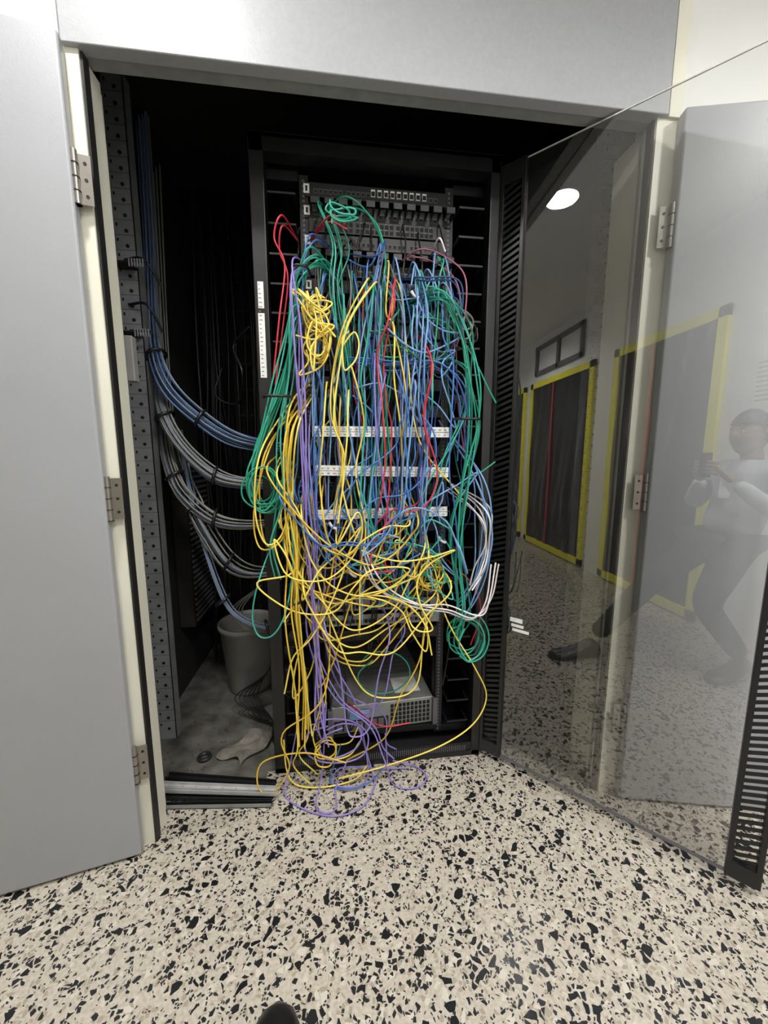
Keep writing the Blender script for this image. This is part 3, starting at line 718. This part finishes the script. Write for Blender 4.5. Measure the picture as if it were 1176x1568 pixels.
def head():
    cx, cy, cz = 0.0, -0.255, 1.325
    b = B('head'); nu, nv = 32, 24; vs = []; fs = []
    for j in range(nv + 1):
        p = math.pi * j / nv; z = math.cos(p)
        for i in range(nu):
            t = 2 * math.pi * i / nu; x = math.sin(p) * math.sin(t); y = math.sin(p) * math.cos(t)
            w = 0.076 * (1 - 0.22 * max(0, -z) ** 1.5)
            X, Y, Z = x * w, y * 0.092, z * 0.118
            if y > 0:
                Y += 0.018 * math.exp(-((Z + 0.012) / 0.022) ** 2 - (X / 0.012) ** 2) * y
                Y += 0.006 * math.exp(-((Z + 0.05) / 0.010) ** 2 - (X / 0.022) ** 2) * y
                Y += 0.010 * math.exp(-((Z + 0.09) / 0.018) ** 2 - (X / 0.025) ** 2)
                for s_ in (-1, 1): Y -= 0.008 * math.exp(-((Z - 0.008) / 0.014) ** 2 - ((X - s_ * 0.03) / 0.016) ** 2)
            vs.append((cx + X, cy + Y, cz + Z))
    for j in range(nv):
        for i in range(nu): fs.append((j * nu + i, (j + 1) * nu + i, (j + 1) * nu + (i + 1) % nu, j * nu + (i + 1) % nu))
    b.add(vs, fs, 'skin', True)
    for s_ in (-1, 1):
        for (r, k, dy) in ((0.011, 'eye', 0.070), (0.006, 'hair', 0.0765)):
            b.lathe((cx + s_ * 0.03, cy + dy, cz + 0.008), [(r * math.sin(a), r * math.cos(a)) for a in [math.pi * q / 8 for q in range(9)]], k, 12)
        ev = [(cx + s_ * (0.074 + 0.010 * math.sin(a)), cy - 0.005 + 0.018 * math.cos(a + .3), cz - 0.005 + 0.03 * math.sin(a)) for a in [k * 6.283 / 12 for k in range(12)]]
        ev2 = [(p[0] + s_ * 0.008, p[1] - 0.004, p[2]) for p in ev]
        b.add(ev + ev2, [(i, (i + 1) % 12, 12 + (i + 1) % 12, 12 + i) for i in range(12)] + [list(range(12, 24))], 'skin', True)
        b.add([(cx + s_ * 0.018, cy + 0.088, cz + 0.024), (cx + s_ * 0.044, cy + 0.077, cz + 0.026), (cx + s_ * 0.044, cy + 0.077, cz + 0.031), (cx + s_ * 0.018, cy + 0.088, cz + 0.030)], [(0, 1, 2, 3)], 'hair')
    b.box(cx - 0.02, cx + 0.02, cy + 0.088, cy + 0.093, cz - 0.052, cz - 0.049, 'c_pink')
    b.done(ph)
    b = B('hair'); vs = []; fs = []
    for j in range(15):
        for i in range(nu):
            t = 2 * math.pi * i / nu; fr_ = math.cos(t)
            pm = math.radians(68 if fr_ > 0.35 else (112 if fr_ < -0.1 else 112 - (fr_ + .1) * 98)); p = pm * j / 14
            q = 1.10 + 0.015 * math.sin(i * 3.3 + j)
            vs.append((cx + 0.076 * q * math.sin(p) * math.sin(t), cy - 0.003 + 0.092 * q * math.sin(p) * math.cos(t), cz + 0.118 * q * math.cos(p)))
    for j in range(14):
        for i in range(nu): fs.append((j * nu + i, (j + 1) * nu + i, (j + 1) * nu + (i + 1) % nu, j * nu + (i + 1) % nu))
    b.add(vs, fs, 'hair', True); b.done(ph)
head()
b = B('collar')
b.add([(-0.05, -0.230, 1.19), (0.0, -0.200, 1.13), (0.05, -0.230, 1.19), (0.07, -0.19, 1.15), (0.03, -0.145, 0.98), (-0.03, -0.145, 0.98), (-0.07, -0.19, 1.15)],
      [(0, 6, 5, 1), (1, 5, 4), (1, 4, 3, 2)], 'wshirt'); b.done(ph)
def hand(s_):
    wr = (s_ * 0.095, -0.095, 1.075)
    skin('palm', [wr, (s_ * 0.075, -0.065, 1.105), (s_ * 0.058, -0.042, 1.135), (s_ * 0.052, -0.032, 1.165)], [(0, 1), (1, 2), (2, 3)],
         [(0.024, 0.020), (0.030, 0.017), (0.036, 0.015), (0.026, 0.012)], 'skin')
    for k, (dz, ln) in enumerate(((0.055, .9), (0.036, 1.0), (0.017, .95), (-0.002, .78))):
        z = 1.12 + dz
        skin('finger_%d' % (k + 1), [(s_ * 0.056, -0.040, z - 0.01), (s_ * 0.055, -0.014, z), (s_ * 0.043, -0.002, z + 0.003), (s_ * (0.043 - 0.022 * ln), -0.001, z + 0.005)],
             [(0, 1), (1, 2), (2, 3)], [0.009, 0.0085, 0.0078, 0.0068], 'skin', 1)
    skin('thumb', [(s_ * 0.066, -0.055, 1.11), (s_ * 0.052, -0.05, 1.145), (s_ * 0.035, -0.034, 1.165), (s_ * 0.020, -0.030, 1.175)],
         [(0, 1), (1, 2), (2, 3)], [0.013, 0.011, 0.0095, 0.008], 'skin', 1)
hand(-1); hand(1)
def shoe(x, y, yaw):
    b = B('shoe'); b.T = Matrix.Translation((x, y, 0)) @ Matrix.Rotation(yaw, 4, 'Z')
    secs = [(-0.075, 0.020, 0.05), (-0.065, 0.036, 0.085), (-0.03, 0.041, 0.115), (0.01, 0.043, 0.11), (0.06, 0.047, 0.080), (0.11, 0.053, 0.062), (0.16, 0.055, 0.052), (0.20, 0.048, 0.045), (0.225, 0.034, 0.036), (0.238, 0.012, 0.024)]
    n = 16; vs = []
    for (yy, w, h) in secs:
        for i in range(n):
            t = 2 * math.pi * i / n; c_, s2 = math.cos(t), math.sin(t)
            z = h * (0.45 + 0.55 * s2) if s2 > 0 else h * 0.45 * (1 + s2) ** 0.6
            vs.append((w * c_, yy, max(0.001, z)))
    fs = [(j * n + i, j * n + (i + 1) % n, (j + 1) * n + (i + 1) % n, (j + 1) * n + i) for j in range(len(secs) - 1) for i in range(n)]
    fs += [list(range(n))[::-1], list(range((len(secs) - 1) * n, len(secs) * n))]
    b.add(vs, fs, 'shoe', True); b.done(ph)
shoe(-0.144, 0.466, 0.0); shoe(0.12, -0.24, -0.25)
b = B('smartphone')
b.box(-0.037, 0.037, -0.024, -0.016, 1.095, 1.225, 'phone', c=0.0035)
b.box(-0.034, 0.034, -0.0245, -0.0238, 1.10, 1.22, 'hole'); b.box(-0.012, 0.022, -0.016, -0.0135, 1.185, 1.218, 'phone', c=0.001)
for (x, z) in ((-0.004, 1.21), (-0.004, 1.194), (0.013, 1.202)): b.cyl((x, -0.0136, z), (x, -0.012, z), 0.0058, 'hole', n=16)
b.done()

# ------------------------------------------------------------------ world + camera
w = bpy.data.worlds.new('World'); scene.world = w; w.use_nodes = True
w.node_tree.nodes['Background'].inputs[0].default_value = (0.8, 0.85, 0.9, 1); w.node_tree.nodes['Background'].inputs[1].default_value = 0.3
cam = bpy.data.cameras.new('camera'); co = bpy.data.objects.new('camera', cam); scene.collection.objects.link(co)
cam.sensor_fit = 'HORIZONTAL'; cam.sensor_width = 36; cam.lens = 18; cam.clip_start = 0.01
co.location = (0, 0, 1.2); co.rotation_euler = (math.radians(90 - 8.1), 0, math.radians(-7.1))
scene.camera = co
